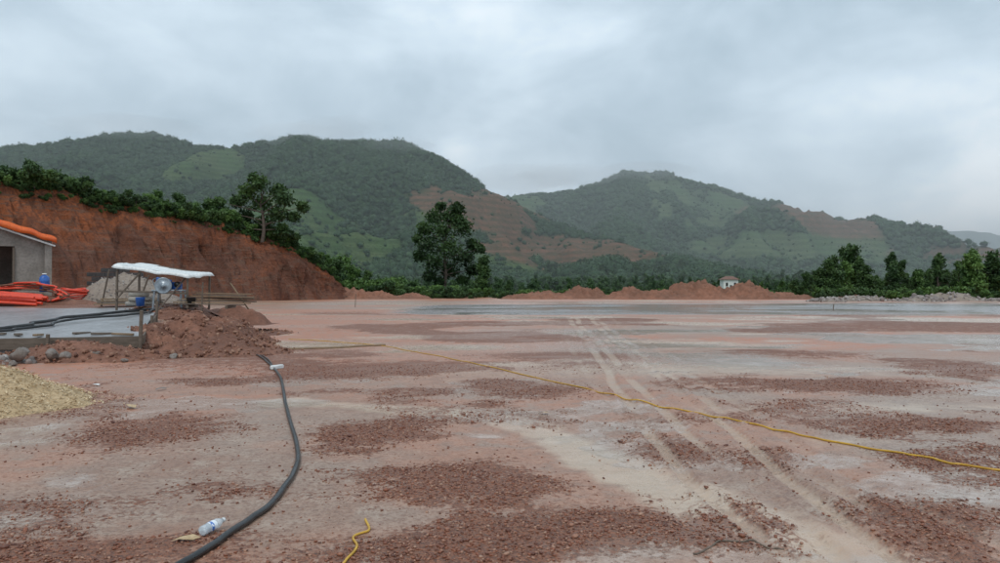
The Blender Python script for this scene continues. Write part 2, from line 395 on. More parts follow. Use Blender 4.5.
for i in range(3):
    r_=np.random.default_rng(i);Vq=np.array([(-1,-.3,0),(1,-.35,.1),(1.1,.3,0),(-.9,.35,.15)])+r_.normal(size=(4,3))*.08
    fl.append(mesh_obj('flake',Vq,[(0,1,2,3)],M_chips,link=False))
C_fl=proto(fl,'shaving_shapes')
i=rng.integers(0,len(v),12000);P=v[i]+np.c_[rng.normal(size=(12000,2))*.05,rng.random(12000)*.015]
scatter('wood_shavings',P,.008+.016*rng.random(12000),rng.uniform(-.6,.6,(12000,3))*np.array([1,1,5]),C_fl)
a=rng.random(1500)*6.28;rr=1.25+np.abs(rng.normal(size=1500))*.4
P=np.c_[-7.4+rr*1.15*np.cos(a),9.9+rr*.95*np.sin(a),np.zeros(1500)];P[:,2]=G(P[:,0],P[:,1])+.006
scatter('loose_wood_shavings',P,.006+.012*rng.random(1500),rng.uniform(-.3,.3,(1500,3))*np.array([1,1,9]),C_fl)
for i,(x,y,s) in enumerate([(-10.1,15.2,.22),(-9.6,15.5,.17),(-10.6,15.0,.15),(-9.2,15.3,.12),(-11.2,14.9,.2),(-8.9,15.9,.13),(-9.9,14.7,.1),(-8.1,15.6,.08),(-7.4,16.4,.1)]):
    b=stone('boulder',M_rock,70+i,3,.75,link=True,s=s);b.location=(x,y,G(x,y)+s*.5+.1*(y>15 and x<-8.5));b.rotation_euler=(0,0,i*1.3)

# far low spoil heaps along the lot edge
FM=[(-20,105,6,2.5,1.2),(-13,107,3,2.,.6),(6,105,6,2.5,.9),(12,107,5,2.5,1.2),(21,104,7,3,1.35),(28.5,105,6.5,3,1.75),(35,104,6,3,1.6),(41.5,105,5,2.5,.9),(50,102,5,2,.5)]
for i,(x,y,a,b,h) in enumerate(FM): heap('earth_mound',x,y,a,b,h*1.25,M_dirtf,50+i,60,rough=.9,peaks=3.2,pw=.55,rot=rng.uniform(-.15,.15))
for i,(x,y,w,h) in enumerate([(44,88,4,.5),(50,86,3,.5),(56,90,5,.8),(62,86,4,.6),(68,90,5,.9),(38,84,2,.4),(75,88,5,.8)]):
    o,v=heap('rubble_pile',x,y,w,2.2,h*1.3,M_greyp,90+i,40,rough=.5,peaks=1.2)
    heapscatter('rubble_stones',v,170,.1,.42,C_ru,.2)

# ---------------------------------------------------------------- cut bank
bl=np.array([(-75,25),(-58,45),(-47,62),(-40,74),(-33,86),(-27,95),(-23,101),(-20,106)],float)
hp=np.array([13.8,13.3,12.5,12.0,10.7,8.8,5.6,.4])
bp=cat(np.c_[bl,hp],60)
nt_=190;t=np.linspace(0,1,nt_)
dirv=np.gradient(bp[:,:2],axis=0);dirv/=np.linalg.norm(dirv,axis=1)[:,None];nrm=np.c_[-dirv[:,1],dirv[:,0]]
nb=len(bp);Lc=np.cumsum(np.r_[0,np.linalg.norm(np.diff(bp[:,:2],axis=0),axis=1)])
T,LL=np.meshgrid(t,Lc);HH=np.repeat(bp[:,2:3],nt_,1)
f=np.clip(T/.62,0,1);st=.55*HH+1.2
off=np.where(T<.62,f*st,st+(T-.62)/.38*38)
z=HH*f**.85+np.where(T>.62,1.2*np.sin(np.clip((T-.62)/.38,0,1)*2.2)-4*((T-.62)/.38)**3,0)
ridg=1-np.abs(2*fbm(LL*.75+f*.8,f*1.0,4,8)-1)
gul=(ridg-.7)*2.4+(fbm(LL*2.4,f*7,4,18)-.5)*1.0+(fbm(LL*.2,f*2,3,11)-.5)*3.0
env=np.sin(f*math.pi)**.6*np.minimum(1,HH/6)
off=off+gul*env+.25*(np.round(f*7+.8*fbm(LL*.2,f*0,3,4))-f*7)*env*.5
z=z+((fbm(LL*.5,f*14,4,17)-.5)*.8+(fbm(LL*.25,f*0,3,29)-.5)*1.6*f)*ss(0,.2,f)*np.minimum(1,HH/5)
VV=np.stack([bp[:,0:1]+nrm[:,0:1]*off,bp[:,1:2]+nrm[:,1:2]*off,z-.1],2)
cut=np.where(T<.625,f,1.3).ravel();bt=VV;
i=(np.arange(nt_-1)[None,:]+nt_*np.arange(nb-1)[:,None]).ravel();F=np.stack([i,i+nt_,i+nt_+1,i+1],1)
mc,n,p=newmat('cut_earth_bank')
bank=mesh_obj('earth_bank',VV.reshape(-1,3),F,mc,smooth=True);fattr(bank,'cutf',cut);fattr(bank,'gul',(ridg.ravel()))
tc=n.n('ShaderNodeTexCoord').outputs['Object']
mp=n.n('ShaderNodeMapping');n.put(mp.inputs[0],tc);mp.inputs['Scale'].default_value=(1,1,.22)
mp2=n.n('ShaderNodeMapping');n.put(mp2.inputs[0],tc);mp2.inputs['Scale'].default_value=(.25,.25,2.2)
a1=n.noise(tc,.12,5,.6);a2=n.noise(mp.outputs[0],1.3,6,.75);a3=n.noise(tc,2.5,6,.8);a4=n.noise(mp2.outputs[0],1.1,5,.7)
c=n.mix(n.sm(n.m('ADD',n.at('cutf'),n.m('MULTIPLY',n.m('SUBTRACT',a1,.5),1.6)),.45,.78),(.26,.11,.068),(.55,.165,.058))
c=n.mix(n.sm(a2,.46,.60),c,(.31,.108,.052));c=n.mix(n.m('MULTIPLY',n.sm(a3,.5,.62),.65),c,(.13,.05,.032))
c=n.mix(n.m('MULTIPLY',n.sm(a4,.52,.60),.6),c,(.26,.16,.11))
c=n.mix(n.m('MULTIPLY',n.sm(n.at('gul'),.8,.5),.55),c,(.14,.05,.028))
gtop=n.sm(n.m('ADD',n.at('cutf'),n.m('MULTIPLY',n.m('SUBTRACT',a3,.5),.5)),.96,1.12)
c=n.mix(gtop,c,n.mix(a2,(.04,.08,.02),(.10,.14,.04)))
n.put(p.inputs['Base Color'],c);p.inputs['Roughness'].default_value=.85
n.put(p.inputs['Normal'],n.bump(n.m('ADD',a2,n.m('ADD',a3,a4)),1.,.8))

# ---------------------------------------------------------------- leafy plants
def leaves(cl,per,size,r,up=.35):
    Vs=[];sh=[]
    for (cx,cy,cz,rx,ry,rz) in cl:
        k=per
        d=r.normal(size=(k,3));d/=np.linalg.norm(d,axis=1)[:,None]
        rad=r.random(k)**.4*(1+.22*r.normal(size=k))
        lump=.75+.5*vn(d[:,0]*2.5+cx*3+9,d[:,1]*2.5+d[:,2]*2.3+cz,3)
        c=np.array([cx,cy,cz])+d*rad[:,None]*lump[:,None]*np.array([rx,ry,rz])
        a=r.normal(size=(k,3));a/=np.linalg.norm(a,axis=1)[:,None]
        b=r.normal(size=(k,3));b=b-(b*a).sum(1)[:,None]*a;b/=np.linalg.norm(b,axis=1)[:,None]
        s=size*(.5+r.random(k))[:,None]
        q=np.stack([c-a*s,c+b*s*.45,c+a*s,c-b*s*.45],1)
        Vs.append(q.reshape(-1,3))
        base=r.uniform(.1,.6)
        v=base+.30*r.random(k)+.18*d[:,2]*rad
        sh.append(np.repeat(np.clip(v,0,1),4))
    V=np.vstack(Vs);return V,np.arange(len(V)).reshape(-1,4),np.concatenate(sh)
def limb(p0,p1,r0,r1,n=7,seg=5,bend=0,r=None):
    p0=np.array(p0,float);p1=np.array(p1,float);V=[];F=[]
    d=p1-p0;d/=np.linalg.norm(d)+1e-9;s=np.cross(d,[.3,.9,.1]);s/=np.linalg.norm(s);u=np.cross(d,s)
    off=(r.normal(size=3) if r is not None else np.zeros(3))*bend
    for j in range(seg+1):
        t=j/seg;c=p0*(1-t)+p1*t+off*math.sin(t*math.pi);rr=r0*(1-t)+r1*t
        for i in range(n):
            a=2*math.pi*i/n;V.append(c+rr*(s*math.cos(a)+u*math.sin(a)))
    for j in range(seg):
        for i in range(n):
            F.append((j*n+i,j*n+(i+1)%n,(j+1)*n+(i+1)%n,(j+1)*n+i))
    return np.array(V),np.array(F)
def plant(name,cl,per,size,trunk,seed,leafm=None,link=True,loc=(0,0,0),tr=.25):
    r=np.random.default_rng(seed);leafm=leafm or M_leaf
    V,F,sh=leaves(cl,per,size,r);mi=[0]*len(F);Vl=[V];Fl=[F];o=len(V)
    tp=np.array(trunk,float);m=len(tp)
    parts=[(tp[i],tp[i+1],tr*(1-.75*i/(m-1)),tr*(1-.75*(i+1)/(m-1))) for i in range(m-1)]
    for c in cl:
        cc=np.array(c[:3]);zs=min(max(cc[2]-c[5]*1.2-.1*cc[2],tp[0,2]+.25*(tp[-1,2]-tp[0,2])),tp[-1,2])
        st=np.array([np.interp(zs,tp[:,2],tp[:,k]) for k in range(3)])
        parts.append((st,cc,tr*.32,tr*.08))
    for a,b,r0,r1 in parts:
        v,f=limb(a,b,r0,r1,6,4,.15*tr*3,r);Vl.append(v);Fl.append(f+o);o+=len(v);mi+= [1]*len(f)
    V=np.vstack(Vl);F=np.vstack(Fl)
    ob=mesh_obj(name,V,F,[leafm,M_bark],mi,link=link)
    s=np.zeros(len(V));s[:len(sh)]=sh;fattr(ob,'shade',s);ob.location=loc;return ob
K=.18
cl=[]
for (px,py,rr) in [(457,203,8),(450,212,10),(434,210,9),(425,222,8),(463,222,11),(442,226,11),(472,238,8),(428,240,11),(450,243,12),(465,252,10),(434,256,11),(420,250,6),(448,264,11),(472,264,7),(430,270,7),(459,214,7),(480,243,5),(417,232,5),(440,199,5),(440,276,6),(462,274,6)]:
    cl.append(((px-445)*K,rng.uniform(-2.5,2.5),(291-py)*K,rr*K,rr*K,rr*K*.85))
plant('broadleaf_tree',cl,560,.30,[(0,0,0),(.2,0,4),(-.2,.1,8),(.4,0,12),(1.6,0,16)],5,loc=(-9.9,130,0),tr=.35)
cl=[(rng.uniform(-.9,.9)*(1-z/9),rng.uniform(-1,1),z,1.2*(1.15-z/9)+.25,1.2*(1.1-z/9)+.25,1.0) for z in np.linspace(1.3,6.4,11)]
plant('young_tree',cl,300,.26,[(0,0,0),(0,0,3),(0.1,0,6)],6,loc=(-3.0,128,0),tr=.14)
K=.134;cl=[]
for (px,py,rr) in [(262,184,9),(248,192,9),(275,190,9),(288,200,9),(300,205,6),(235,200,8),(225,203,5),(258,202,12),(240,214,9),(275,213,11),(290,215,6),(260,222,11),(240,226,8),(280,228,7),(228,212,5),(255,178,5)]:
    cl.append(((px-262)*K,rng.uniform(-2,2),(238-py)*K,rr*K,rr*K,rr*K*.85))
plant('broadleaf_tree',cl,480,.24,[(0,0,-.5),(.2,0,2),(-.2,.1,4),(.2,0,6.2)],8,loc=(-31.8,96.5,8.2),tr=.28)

def rtree(name,seed,H,W,m,per=260,size=.26,k=12,z0=.25,cone=False):
    r=np.random.default_rng(seed);cl=[]
    for i in range(k):
        z=z0+(1-z0)*(i+.5)/k;u=(z-z0)/(1-z0)
        w=W*(.45+.75*r.random())*(1-.45*u**3)
        a=r.random()*6.28;q=(.25+.75*r.random())*w*.62
        cw=w*.36+.3
        cl.append((q*math.cos(a),q*math.sin(a),z*H*.93,cw,cw,H*.055+.3*r.random()+.2))
    return plant(name,cl,per,size,[(0,0,0),(r.normal()*.15,0,H*.4),(r.normal()*.3,0,H*.88)],seed,m,False,tr=H*.018)
C_tree=proto([rtree('ta',1,8,2.4,M_leaf),rtree('tb',2,9.5,1.9,M_leaf,240,z0=.3),rtree('tc',3,7,2.7,M_leaf),rtree('td',4,10,1.6,M_leaf,170,z0=.4,k=10),rtree('te',31,8.5,2.2,M_leafy,220,k=11)],'tree_shapes')
C_round=proto([rtree('ra',21,6.5,3.2,M_leaf,300,.24,14,.15),rtree('rb',22,6,3.0,M_leafy,260,.22,14,.15),rtree('rc',23,5.5,3.3,M_leaf,300,.24,13,.15),rtree('rd',24,7.5,2.6,M_leaf,280,.24,13,.2)],'round_tree_shapes')
C_treem=proto([rtree('ma',11,8,2.8,M_leafmid,120,.42),rtree('mb',12,9,2.2,M_leafmid,120,.42),rtree('mc',13,7,3.0,M_leafmid,120,.42)],'belt_tree_shapes')
def bush(name,seed,m,k=7,per=260,size=.17):
    r=np.random.default_rng(seed);cl=[(r.normal()*.8,r.normal()*.8,.4+r.random()*1.1,.6,.6,.5) for i in range(k)]
    return plant(name,cl,per,size,[(0,0,-.2),(0,0,.5),(0,0,1.)],seed,m,False,tr=.07)
C_bush=proto([bush('ba',1,M_leaf),bush('bb',2,M_leafy),bush('bc',3,M_leaf),bush('bd',4,M_leafy,5),bush('be',5,M_leaf,8)],'bush_shapes')
P=[];s=[];jt=int(.62*nt_)
for k in range(800):
    i=int(rng.integers(int(nb*.12),int(nb*.93)));j=int(jt+rng.random()**1.5*(nt_*.3))
    q=bt[i,min(j,nt_-1)]
    P.append(q+np.array([rng.normal()*.4,rng.normal()*.4,-.15]));s.append(rng.uniform(.4,1.05)*(1 if i>nb*.45 else 1.1))
for k in range(300):
    i=int(rng.integers(int(nb*.12),int(nb*.95)));j=int(jt-2+rng.random()*3-rng.random()**3*16)
    P.append(bt[i,j]+np.array([0,0,-.25]));s.append(rng.uniform(.15,.5))
scatter('bank_shrubs',P,s,np.c_[np.zeros((len(P),2)),rng.random(len(P))*6.28],C_bush)
P=[];s=[]
for k in range(80):
    i=int(rng.integers(int(nb*.12),int(nb*.72)));j=int(jt+nt_*.02+rng.random()*nt_*.2);P.append(bt[i,j]+np.array([0,0,-.4]));s.append(rng.uniform(.35,.85)*(1.05 if i<nb*.42 else .7))
scatter('bank_trees',P,s,np.c_[np.zeros((len(P),2)),rng.random(len(P))*6.28],C_round)
P=[];s=[]
for k in range(190):
    x=rng.uniform(-30,-6);y=rng.uniform(110,128);P.append((x,y,-.1));s.append(rng.uniform(.5,1.1)*(1.6 if x<-17 else 1))
for k in range(300):
    x=rng.uniform(-5,110);y=rng.uniform(107,124);P.append((x,y,-.1));s.append(rng.uniform(.3,.9))
for k in range(120):
    x=rng.uniform(45,120);y=rng.uniform(94,108);P.append((x,y,-.1));s.append(rng.uniform(.5,1.2))
scatter('field_shrubs',P,s,np.c_[np.zeros((len(P),2)),rng.random(len(P))*6.28],C_bush)
P=[];s=[]
for x,y,k in [(-26,112,.95),(-24,116,.9),(-29,114,1.1),(-21.5,116,.6),(-18.5,118,.5),(-27,120,1.15),(-14.5,122,.45),(1.5,126,.4)]:
    P.append((x,y,0));s.append(k)
scatter('roadside_trees',P,s,np.c_[np.zeros((len(P),2)),rng.random(len(P))*6.28],C_round)
P=[];s=[]
for k in range(280):
    x=rng.uniform(46,150);y=rng.uniform(104,140)
    q=x/y
    hgt=np.interp(q,[.36,.42,.47,.49,.52,.56,.62,.68,.8],[.35,.5,.9,1.0,.7,.7,.9,.95,1.0])
    P.append((x,y,-.1));s.append(hgt*rng.uniform(.45,1.0))
for x,y,k in [(59,122,1.1),(60.2,125,1.0),(57.5,121,.85),(66,122,.8)]: P.append((x,y,-.1));s.append(k)
scatter('right_tree_row',P,s,np.c_[np.zeros((len(P),2)),rng.random(len(P))*6.28],C_tree)

# ---------------------------------------------------------------- hills
def ridge(tab):
    t=np.array(tab,float)
    return lambda x:np.interp(x,t[:,0],t[:,1])
RA=ridge([(-1500,60),(-1000,90),(-679,112),(-485,137),(-436,144),(-388,151),(-339,152),(-291,140),(-267,136),(-233,141),(-184,149),(-145,141),(-97,139),(-58,126),(-19,103),(19,83),(58,62),(97,45),(145,26),(194,12),(252,0),(3000,0)])
RB=ridge([(-600,80),(-91,120),(15,142),(91,142),(137,153),(190,175),(244,177),(305,161),(381,136),(457,115),(533,97),(590,88),(630,66),(671,36),(731,10),(800,0),(900,0)])
RC=ridge([(200,0),(700,80),(1212,155),(1350,188),(1454,200),(1593,204),(1731,186),(1900,200),(2300,170),(2900,60)])
def hillf(R,D,W,seed,amp,tree):
    def f(X,Y):
        xw=X+14*(fbm(X*.012+seed,Y*.012,3,seed)-.5)
        Wd=W*(.75+.55*fbm(X*.008+seed,X*0,2,seed+1))
        t=np.clip((D-Y)/Wd,-2.5,1)
        pf=np.where(t>=0,(1-t)**1.15,np.maximum(0,1+t*.5))
        h=R(xw)*pf
        env=np.clip(4*pf*(1-pf),0,1)
        rn=1-np.abs(2*fbm(X*.009+seed*3,Y*.004,4,seed+5)-1)
        h=h+amp*(rn-.75)*env*2.9*np.clip(R(xw)/60,0,1)+ (fbm(X*.03,Y*.03,4,seed+8)-.5)*amp*.4*np.clip(h/20,0,1)
        return h-1.5
    return f
fA=hillf(RA,700,340,3,28,4);fB=hillf(RB,1100,460,11,38,4);fC=hillf(RC,2500,900,19,40,0)
def blob(X,Z,cx,cz,rx,rz): return np.exp(-(((X-cx)/rx)**2+((Z-cz)/rz)**2)**1.5)
def voron(X,Y,size,seed):
    gx=X/size;gy=Y/size*.6;ix=np.floor(gx);iy=np.floor(gy);best=np.full(X.shape,9.);idv=np.zeros(X.shape)
    for dx in (-1,0,1):
        for dy in (-1,0,1):
            jx=ix+dx+.5+.8*(_h(ix+dx,iy+dy,seed)-.5);jy=iy+dy+.5+.8*(_h(ix+dx,iy+dy,seed+1)-.5)
            d=np.hypot(gx-jx,gy-jy);b=d<best;best=np.where(b,d,best);idv=np.where(b,_h(ix+dx,iy+dy,seed+2),idv)
    return idv
def typesA(X,Y,Z):
    v=voron(X+30*fbm(X*.02,Y*.02,3,4),Y+30*fbm(X*.02+5,Y*.02,3,6),60,7);e=.7*(fbm(X*.03,Y*.03,4,9)-.5)
    bare=np.maximum.reduce([blob(X,Z,-5,72,70,36)*1.0,blob(X,Z,65,34,85,19)*1.15])*(.5+.85*v)+e
    light=np.maximum.reduce([blob(X,Z,-262,112,30,26),blob(X,Z,-160,50,50,22)*.95,blob(X,Z,-60,55,26,12)*.7,((v>.80)&(Z<95))*.62])+e
    return ss(.42,.62,bare),ss(.45,.64,light)
def typesB(X,Y,Z):
    v=voron(X+40*fbm(X*.02,Y*.02,3,4),Y+40*fbm(X*.02+5,Y*.02,3,6),80,27);e=.7*(fbm(X*.02,Y*.02,4,19)-.5)
    bare=np.maximum.reduce([blob(X,Z,430,95,95,34)*1.1,blob(X,Z,560,66,80,26)*1.05,blob(X,Z,500,40,60,18)*.8])*(.5+.85*v)+e
    light=np.maximum.reduce([blob(X,Z,310,48,110,24),blob(X,Z,260,85,50,20)*.7,(v>.78)*.55])*(.7+.5*v)+e
    return ss(.45,.65,bare),ss(.45,.65,light)
def hillmat(name,haze,gscale):
    m,n,p=newmat(name);tc=n.n('ShaderNodeTexCoord').outputs['Object']
    H=lambda c:tuple(c[i]*(1-haze)+(.42,.52,.58)[i]*haze for i in range(3))  # distance haze painted in: base colours pulled towards pale blue
    a=n.noise(tc,.02,5,.6);b=n.noise(tc,.12,5,.7);c3=n.noise(tc,.4,3,.7)
    c=n.mix(n.sm(b,.35,.65),H((.018,.042,.02)),H((.036,.072,.028)))
    lt=n.mix(n.sm(a,.4,.6),H((.062,.112,.042)),H((.088,.122,.052)));
    wv=n.n('ShaderNodeTexWave');wv.bands_direction='Z';n.put(wv.inputs['Vector'],tc);wv.inputs['Scale'].default_value=gscale;wv.inputs['Distortion'].default_value=3.5;wv.inputs['Detail'].default_value=2
    wv.inputs['Detail Scale'].default_value=.3
    lt=n.mix(n.m('MULTIPLY',n.sm(wv.outputs['Fac'],.3,.7),.55),lt,H((.038,.07,.027)))
    br=n.mix(n.sm(b,.35,.65),H((.185,.095,.062)),H((.105,.075,.045)));br=n.mix(n.m('MULTIPLY',n.sm(wv.outputs['Fac'],.4,.7),.45),br,H((.05,.06,.03)))
    c=n.mix(n.at('light'),c,lt);c=n.mix(n.at('bare'),c,br)
    c=n.mix(n.m('MULTIPLY',n.sm(c3,.5,.7),.6),c,H((.026,.043,.021)))
    n.put(p.inputs['Base Color'],c);p.inputs['Roughness'].default_value=.95;p.inputs['Specular IOR Level'].default_value=.1
    n.put(p.inputs['Normal'],n.bump(n.m('ADD',b,c3),.8,2.));return m
def hill(name,f,xr,yr,st,m,types):
    V,F=grid(np.arange(xr[0],xr[1],st),np.arange(yr[0],yr[1],st),f)
    o=mesh_obj(name,V,F,m,smooth=True)
    if types:
        b,l=types(V[:,0],V[:,1],V[:,2]);fattr(o,'bare',b);fattr(o,'light',l)
    return o
hill('hill',fA,(-900,320),(300,900),3.5,hillmat('hill_near_mat',.0,.06),typesA)
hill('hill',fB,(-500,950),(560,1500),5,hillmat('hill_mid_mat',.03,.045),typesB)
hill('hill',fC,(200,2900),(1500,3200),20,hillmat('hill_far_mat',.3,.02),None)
def crown(name,m,seed,per=46,size=.42):
    r=np.random.default_rng(seed)
    V,F=ico(1);d=V.copy();V=V*(.65+.4*vn(d[:,0]*2.3+seed,d[:,1]*2.3+d[:,2]*1.7,seed))[:,None]*np.array([1,1,.95]);
    k=per;dd=r.normal(size=(k,3));dd/=np.linalg.norm(dd,axis=1)[:,None];c=dd*(.8+.3*r.random(k))[:,None]
    a=r.normal(size=(k,3));a/=np.linalg.norm(a,axis=1)[:,None];b=np.cross(a,dd);b/=np.linalg.norm(b,axis=1)[:,None]
    q=np.stack([c-a*size*.6,c+b*size*.4,c+a*size*.6],1).reshape(-1,3)
    Va=np.vstack([V,q]);Fa=np.vstack([F,np.arange(len(q)).reshape(-1,3)+len(V)])
    o=mesh_obj(name,Va,Fa,m,link=False)
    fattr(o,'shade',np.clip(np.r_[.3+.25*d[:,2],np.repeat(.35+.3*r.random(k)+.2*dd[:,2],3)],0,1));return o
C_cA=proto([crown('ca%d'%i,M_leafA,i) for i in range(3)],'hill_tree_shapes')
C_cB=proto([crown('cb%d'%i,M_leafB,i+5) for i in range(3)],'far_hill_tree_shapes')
def forest(name,f,types,xr,yr,k,coll,s0,s1,zmin=-1.):
    x=rng.uniform(*xr,k);y=rng.uniform(*yr,k);z=f(x,y)
    b,l=types(x,y,z);d=(1-.97*b)*(1-.93*l)*(.5+.7*ss(.35,.6,fbm(x*.03,y*.03,3,71)))
    ok=(z>zmin)&(rng.random(k)<d)&(np.abs(x/y)<.95);x,y,z=x[ok],y[ok],z[ok]
    s=(s0+(s1-s0)*rng.random(len(x))**2.5)*(.7+.6*fbm(x*.01,y*.01,2,5))*(1-.4*np.maximum(b,l)[ok])
    scatter(name,np.c_[x,y,z+s*.25],np.c_[s,s,s*rng.uniform(.8,1.2,len(x))],np.c_[np.zeros((len(x),2)),rng.random(len(x))*6.28],coll);print(name,len(x))
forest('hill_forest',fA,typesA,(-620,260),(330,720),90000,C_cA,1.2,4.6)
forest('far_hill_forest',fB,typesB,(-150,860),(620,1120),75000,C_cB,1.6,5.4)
x=rng.uniform(-160,420,2600);y=rng.uniform(205,520,2600);ok=(fbm(x*.012,y*.02,3,88)>.44)&(fA(x,y)<14)
x,y=x[ok],y[ok];z=np.maximum(fA(x,y),0)
scatter('distant_tree_belt',np.c_[x,y,z-.2],rng.uniform(.55,1.15,len(x))*np.interp(y,[205,300,520],[.5,.8,1.0]),np.c_[np.zeros((len(x),2)),rng.random(len(x))*6.28],C_treem)
x=rng.uniform(-90,220,420);y=rng.uniform(150,205,420)
scatter('field_edge_trees',np.c_[x,y,x*0-.2],rng.uniform(.2,.5,len(x)),np.c_[np.zeros((len(x),2)),rng.random(len(x))*6.28],C_treem)
# mist : thin real scattering air over the valley, and a few faint low cloud wisps at the ridges
def volmat(name,d):
    mm=bpy.data.materials.new(name);mm.use_nodes=True;nt=mm.node_tree;nt.nodes.clear()
    vs_=nt.nodes.new('ShaderNodeVolumeScatter');vs_.inputs['Density'].default_value=d;vs_.inputs['Color'].default_value=(.95,.985,1,1);vs_.inputs['Anisotropy'].default_value=.2
    ou=nt.nodes.new('ShaderNodeOutputMaterial');nt.links.new(vs_.outputs[0],ou.inputs['Volume']);return mm
box('mist',(0,2350,120),(9000,4400,250),volmat('mist',.00044),bev=0)
M_cl=volmat('low_cloud',.0035)
Vc,Fc=ico(4);VL=[];FL=[];oo=0
for i,(x,y,z_,a,b,c) in enumerate([(-178,668,143,55,40,9),(-150,662,150,40,30,8),(-95,668,133,38,30,8),(-345,668,151,70,40,9),(25,770,118,60,40,14),(75,800,126,55,40,11),(215,1050,172,70,45,13)]):
    nv=.65+.7*fbm(Vc[:,0]*2.2+i*7,Vc[:,1]*1.5+Vc[:,2]*2.6,4,i)
    VL.append(Vc*nv[:,None]*np.array([a,b,c])+np.array([x,y,z_]));FL.append(Fc+oo);oo+=len(Vc)
for i,(v_,f_) in enumerate(zip(VL,FL)): mesh_obj('low_cloud',v_,f_-f_.min(),M_cl,smooth=True)

def farhouse(x,y,w,h,rz=0,z=0):
    e=empty('white_house',(x,y,z),rz)
    box('walls',(0,0,h/2),(w,w*.8,h),M_paintw,e,bev=0)
    V=[(-w*.6,-w*.5,h),(w*.6,-w*.5,h),(w*.6,w*.5,h),(-w*.6,w*.5,h),(-w*.25,0,h*1.25),(w*.25,0,h*1.25)]
    mesh_obj('roof',V,[(0,1,5,4),(2,3,4,5),(1,2,5),(3,0,4),(0,3,2,1)],M_roofr,parent=e)
    for i in (-1,1): box('window',(i*w*.27,-w*.4-.02,h*.65),(w*.14,.06,h*.25),M_dark,e,bev=0)
    box('door',(0,-w*.4-.02,h*.3),(w*.14,.06,h*.6),M_dark,e,bev=0)
farhouse(46.3,146,3.0,2.8,z=.5)

# ---------------------------------------------------------------- slab with formwork
def zs(y): return .45+.55*(y-16.5)/11.5
top=[(-16.5,15.6),(-8.5,17.0),(-13.2,28.2),(-26,28.2),(-26,15.6)]
e=empty('concrete_slab')
V=[(x,y,zs(y)) for x,y in top]+[(x,y,-.05) for x,y in top];m_=len(top)
mesh_obj('slab_top',V,[tuple(range(m_))]+[(i,i+m_,(i+1)%m_+m_,(i+1)%m_) for i in range(m_)],M_slab,parent=e)
beam('front_form_board',(-16.4,15.50,.29),(-8.45,16.93,.34),.04,.26,M_oldwood,e)
beam('side_form_board',(-8.42,17.05,.38),(-10.8,22.7,.66),.04,.22,M_oldwood,e)
for i,(x,y,h) in enumerate([(-8.38,16.85,1.08),(-10.3,16.45,.55),(-12.4,16.1,.52),(-14.4,15.75,.5),(-9.55,19.8,.85),(-10.7,22.5,1.2)]):
    box('form_stake_%d'%i,(x,y,h/2),(.07,.06,h),M_oldwood,e,(0,.04,0))
for i in range(9):
    box('edge_debris_%d'%i,(-8.9-.6*i,17.05+.3*(i%3)-.10*i,zs(17)+.04),(.5-.03*i,.10,.05),M_oldwood if i%3 else M_wood,e,(0,.03,.6*i))
def onslab(p,r): return [(x,y,zs(y)+r+dz) for x,y,dz in p]
tube('black_hose',onslab([(-12.1,26.5,0),(-11.9,24.6,0),(-12.2,22.8,.02),(-12.7,21,.02),(-12.6,19.4,.0),(-12.6,18.2,0),(-13.2,17.2,.0),(-14.2,16.6,0)],.05),.045,M_black,wob=.2)
tube('black_hose',onslab([(-11.6,25.8,0),(-11.6,24,.0),(-11.2,22.5,.02),(-11.9,20.2,.05),(-11.9,18.8,.0),(-12.3,17.6,0),(-13.4,16.7,.0),(-14.4,16.3,0)],.05),.035,M_black,wob=.2,seed=3)
def onground(p,r):
    c=cat([(a,b,0) for a,b in p],8);z=G(c[:,0],c[:,1]);
    return [(a,b,zz+r) for (a,b),zz in zip(c[:,:2],z)]
bh=onground([(-1.95,3.6),(-1.78,4.2),(-1.72,4.8),(-1.68,5.37),(-1.78,6.3),(-2.02,7.2),(-2.55,8.75),(-3.1,10.4),(-3.9,12.8),(-4.8,15),(-5.9,17.4),(-7.2,19.5)],.022)
tube('black_hose',bh,.023,M_black,n=3)
bh=onground([(-4.45,14.0),(-4.75,15.0),(-5.6,17.0),(-6.6,18.8)],.02)
tube('black_cable',bh,.015,M_black,n=3)
tube('yellow_hose',onground([(5.9,5.5),(4.35,6.25),(3.85,6.92),(3.28,7.9),(2.54,9.17),(1.52,11.),(0,14.1),(-1.67,17.2),(-3.2,19.9),(-5,21.6),(-6.6,22.6)],.010),.0105,M_yellow,n=3,wob=.04)
tube('yellow_hose',onground([(-.93,3.7),(-.90,4.15),(-.87,4.4),(-.93,4.6),(-.86,4.75),(-.92,4.95)],.01),.008,M_yellow,n=4)
tube('brown_twig',onground([(1.15,4.3),(1.3,4.42),(1.42,4.52),(1.62,4.5),(1.75,4.46)],.006),.006,M_oldwood,n=3)
tube('pale_stick',onground([(-3.2,20.1),(-4.4,19.2),(-5.5,18.8)],.02),.03,M_wood,n=3)
c=box('hose_coupling',(-4.35,14.1,.06),(.3,.09,.08),M_white,rot=(0,0,1.1),bev=.02)

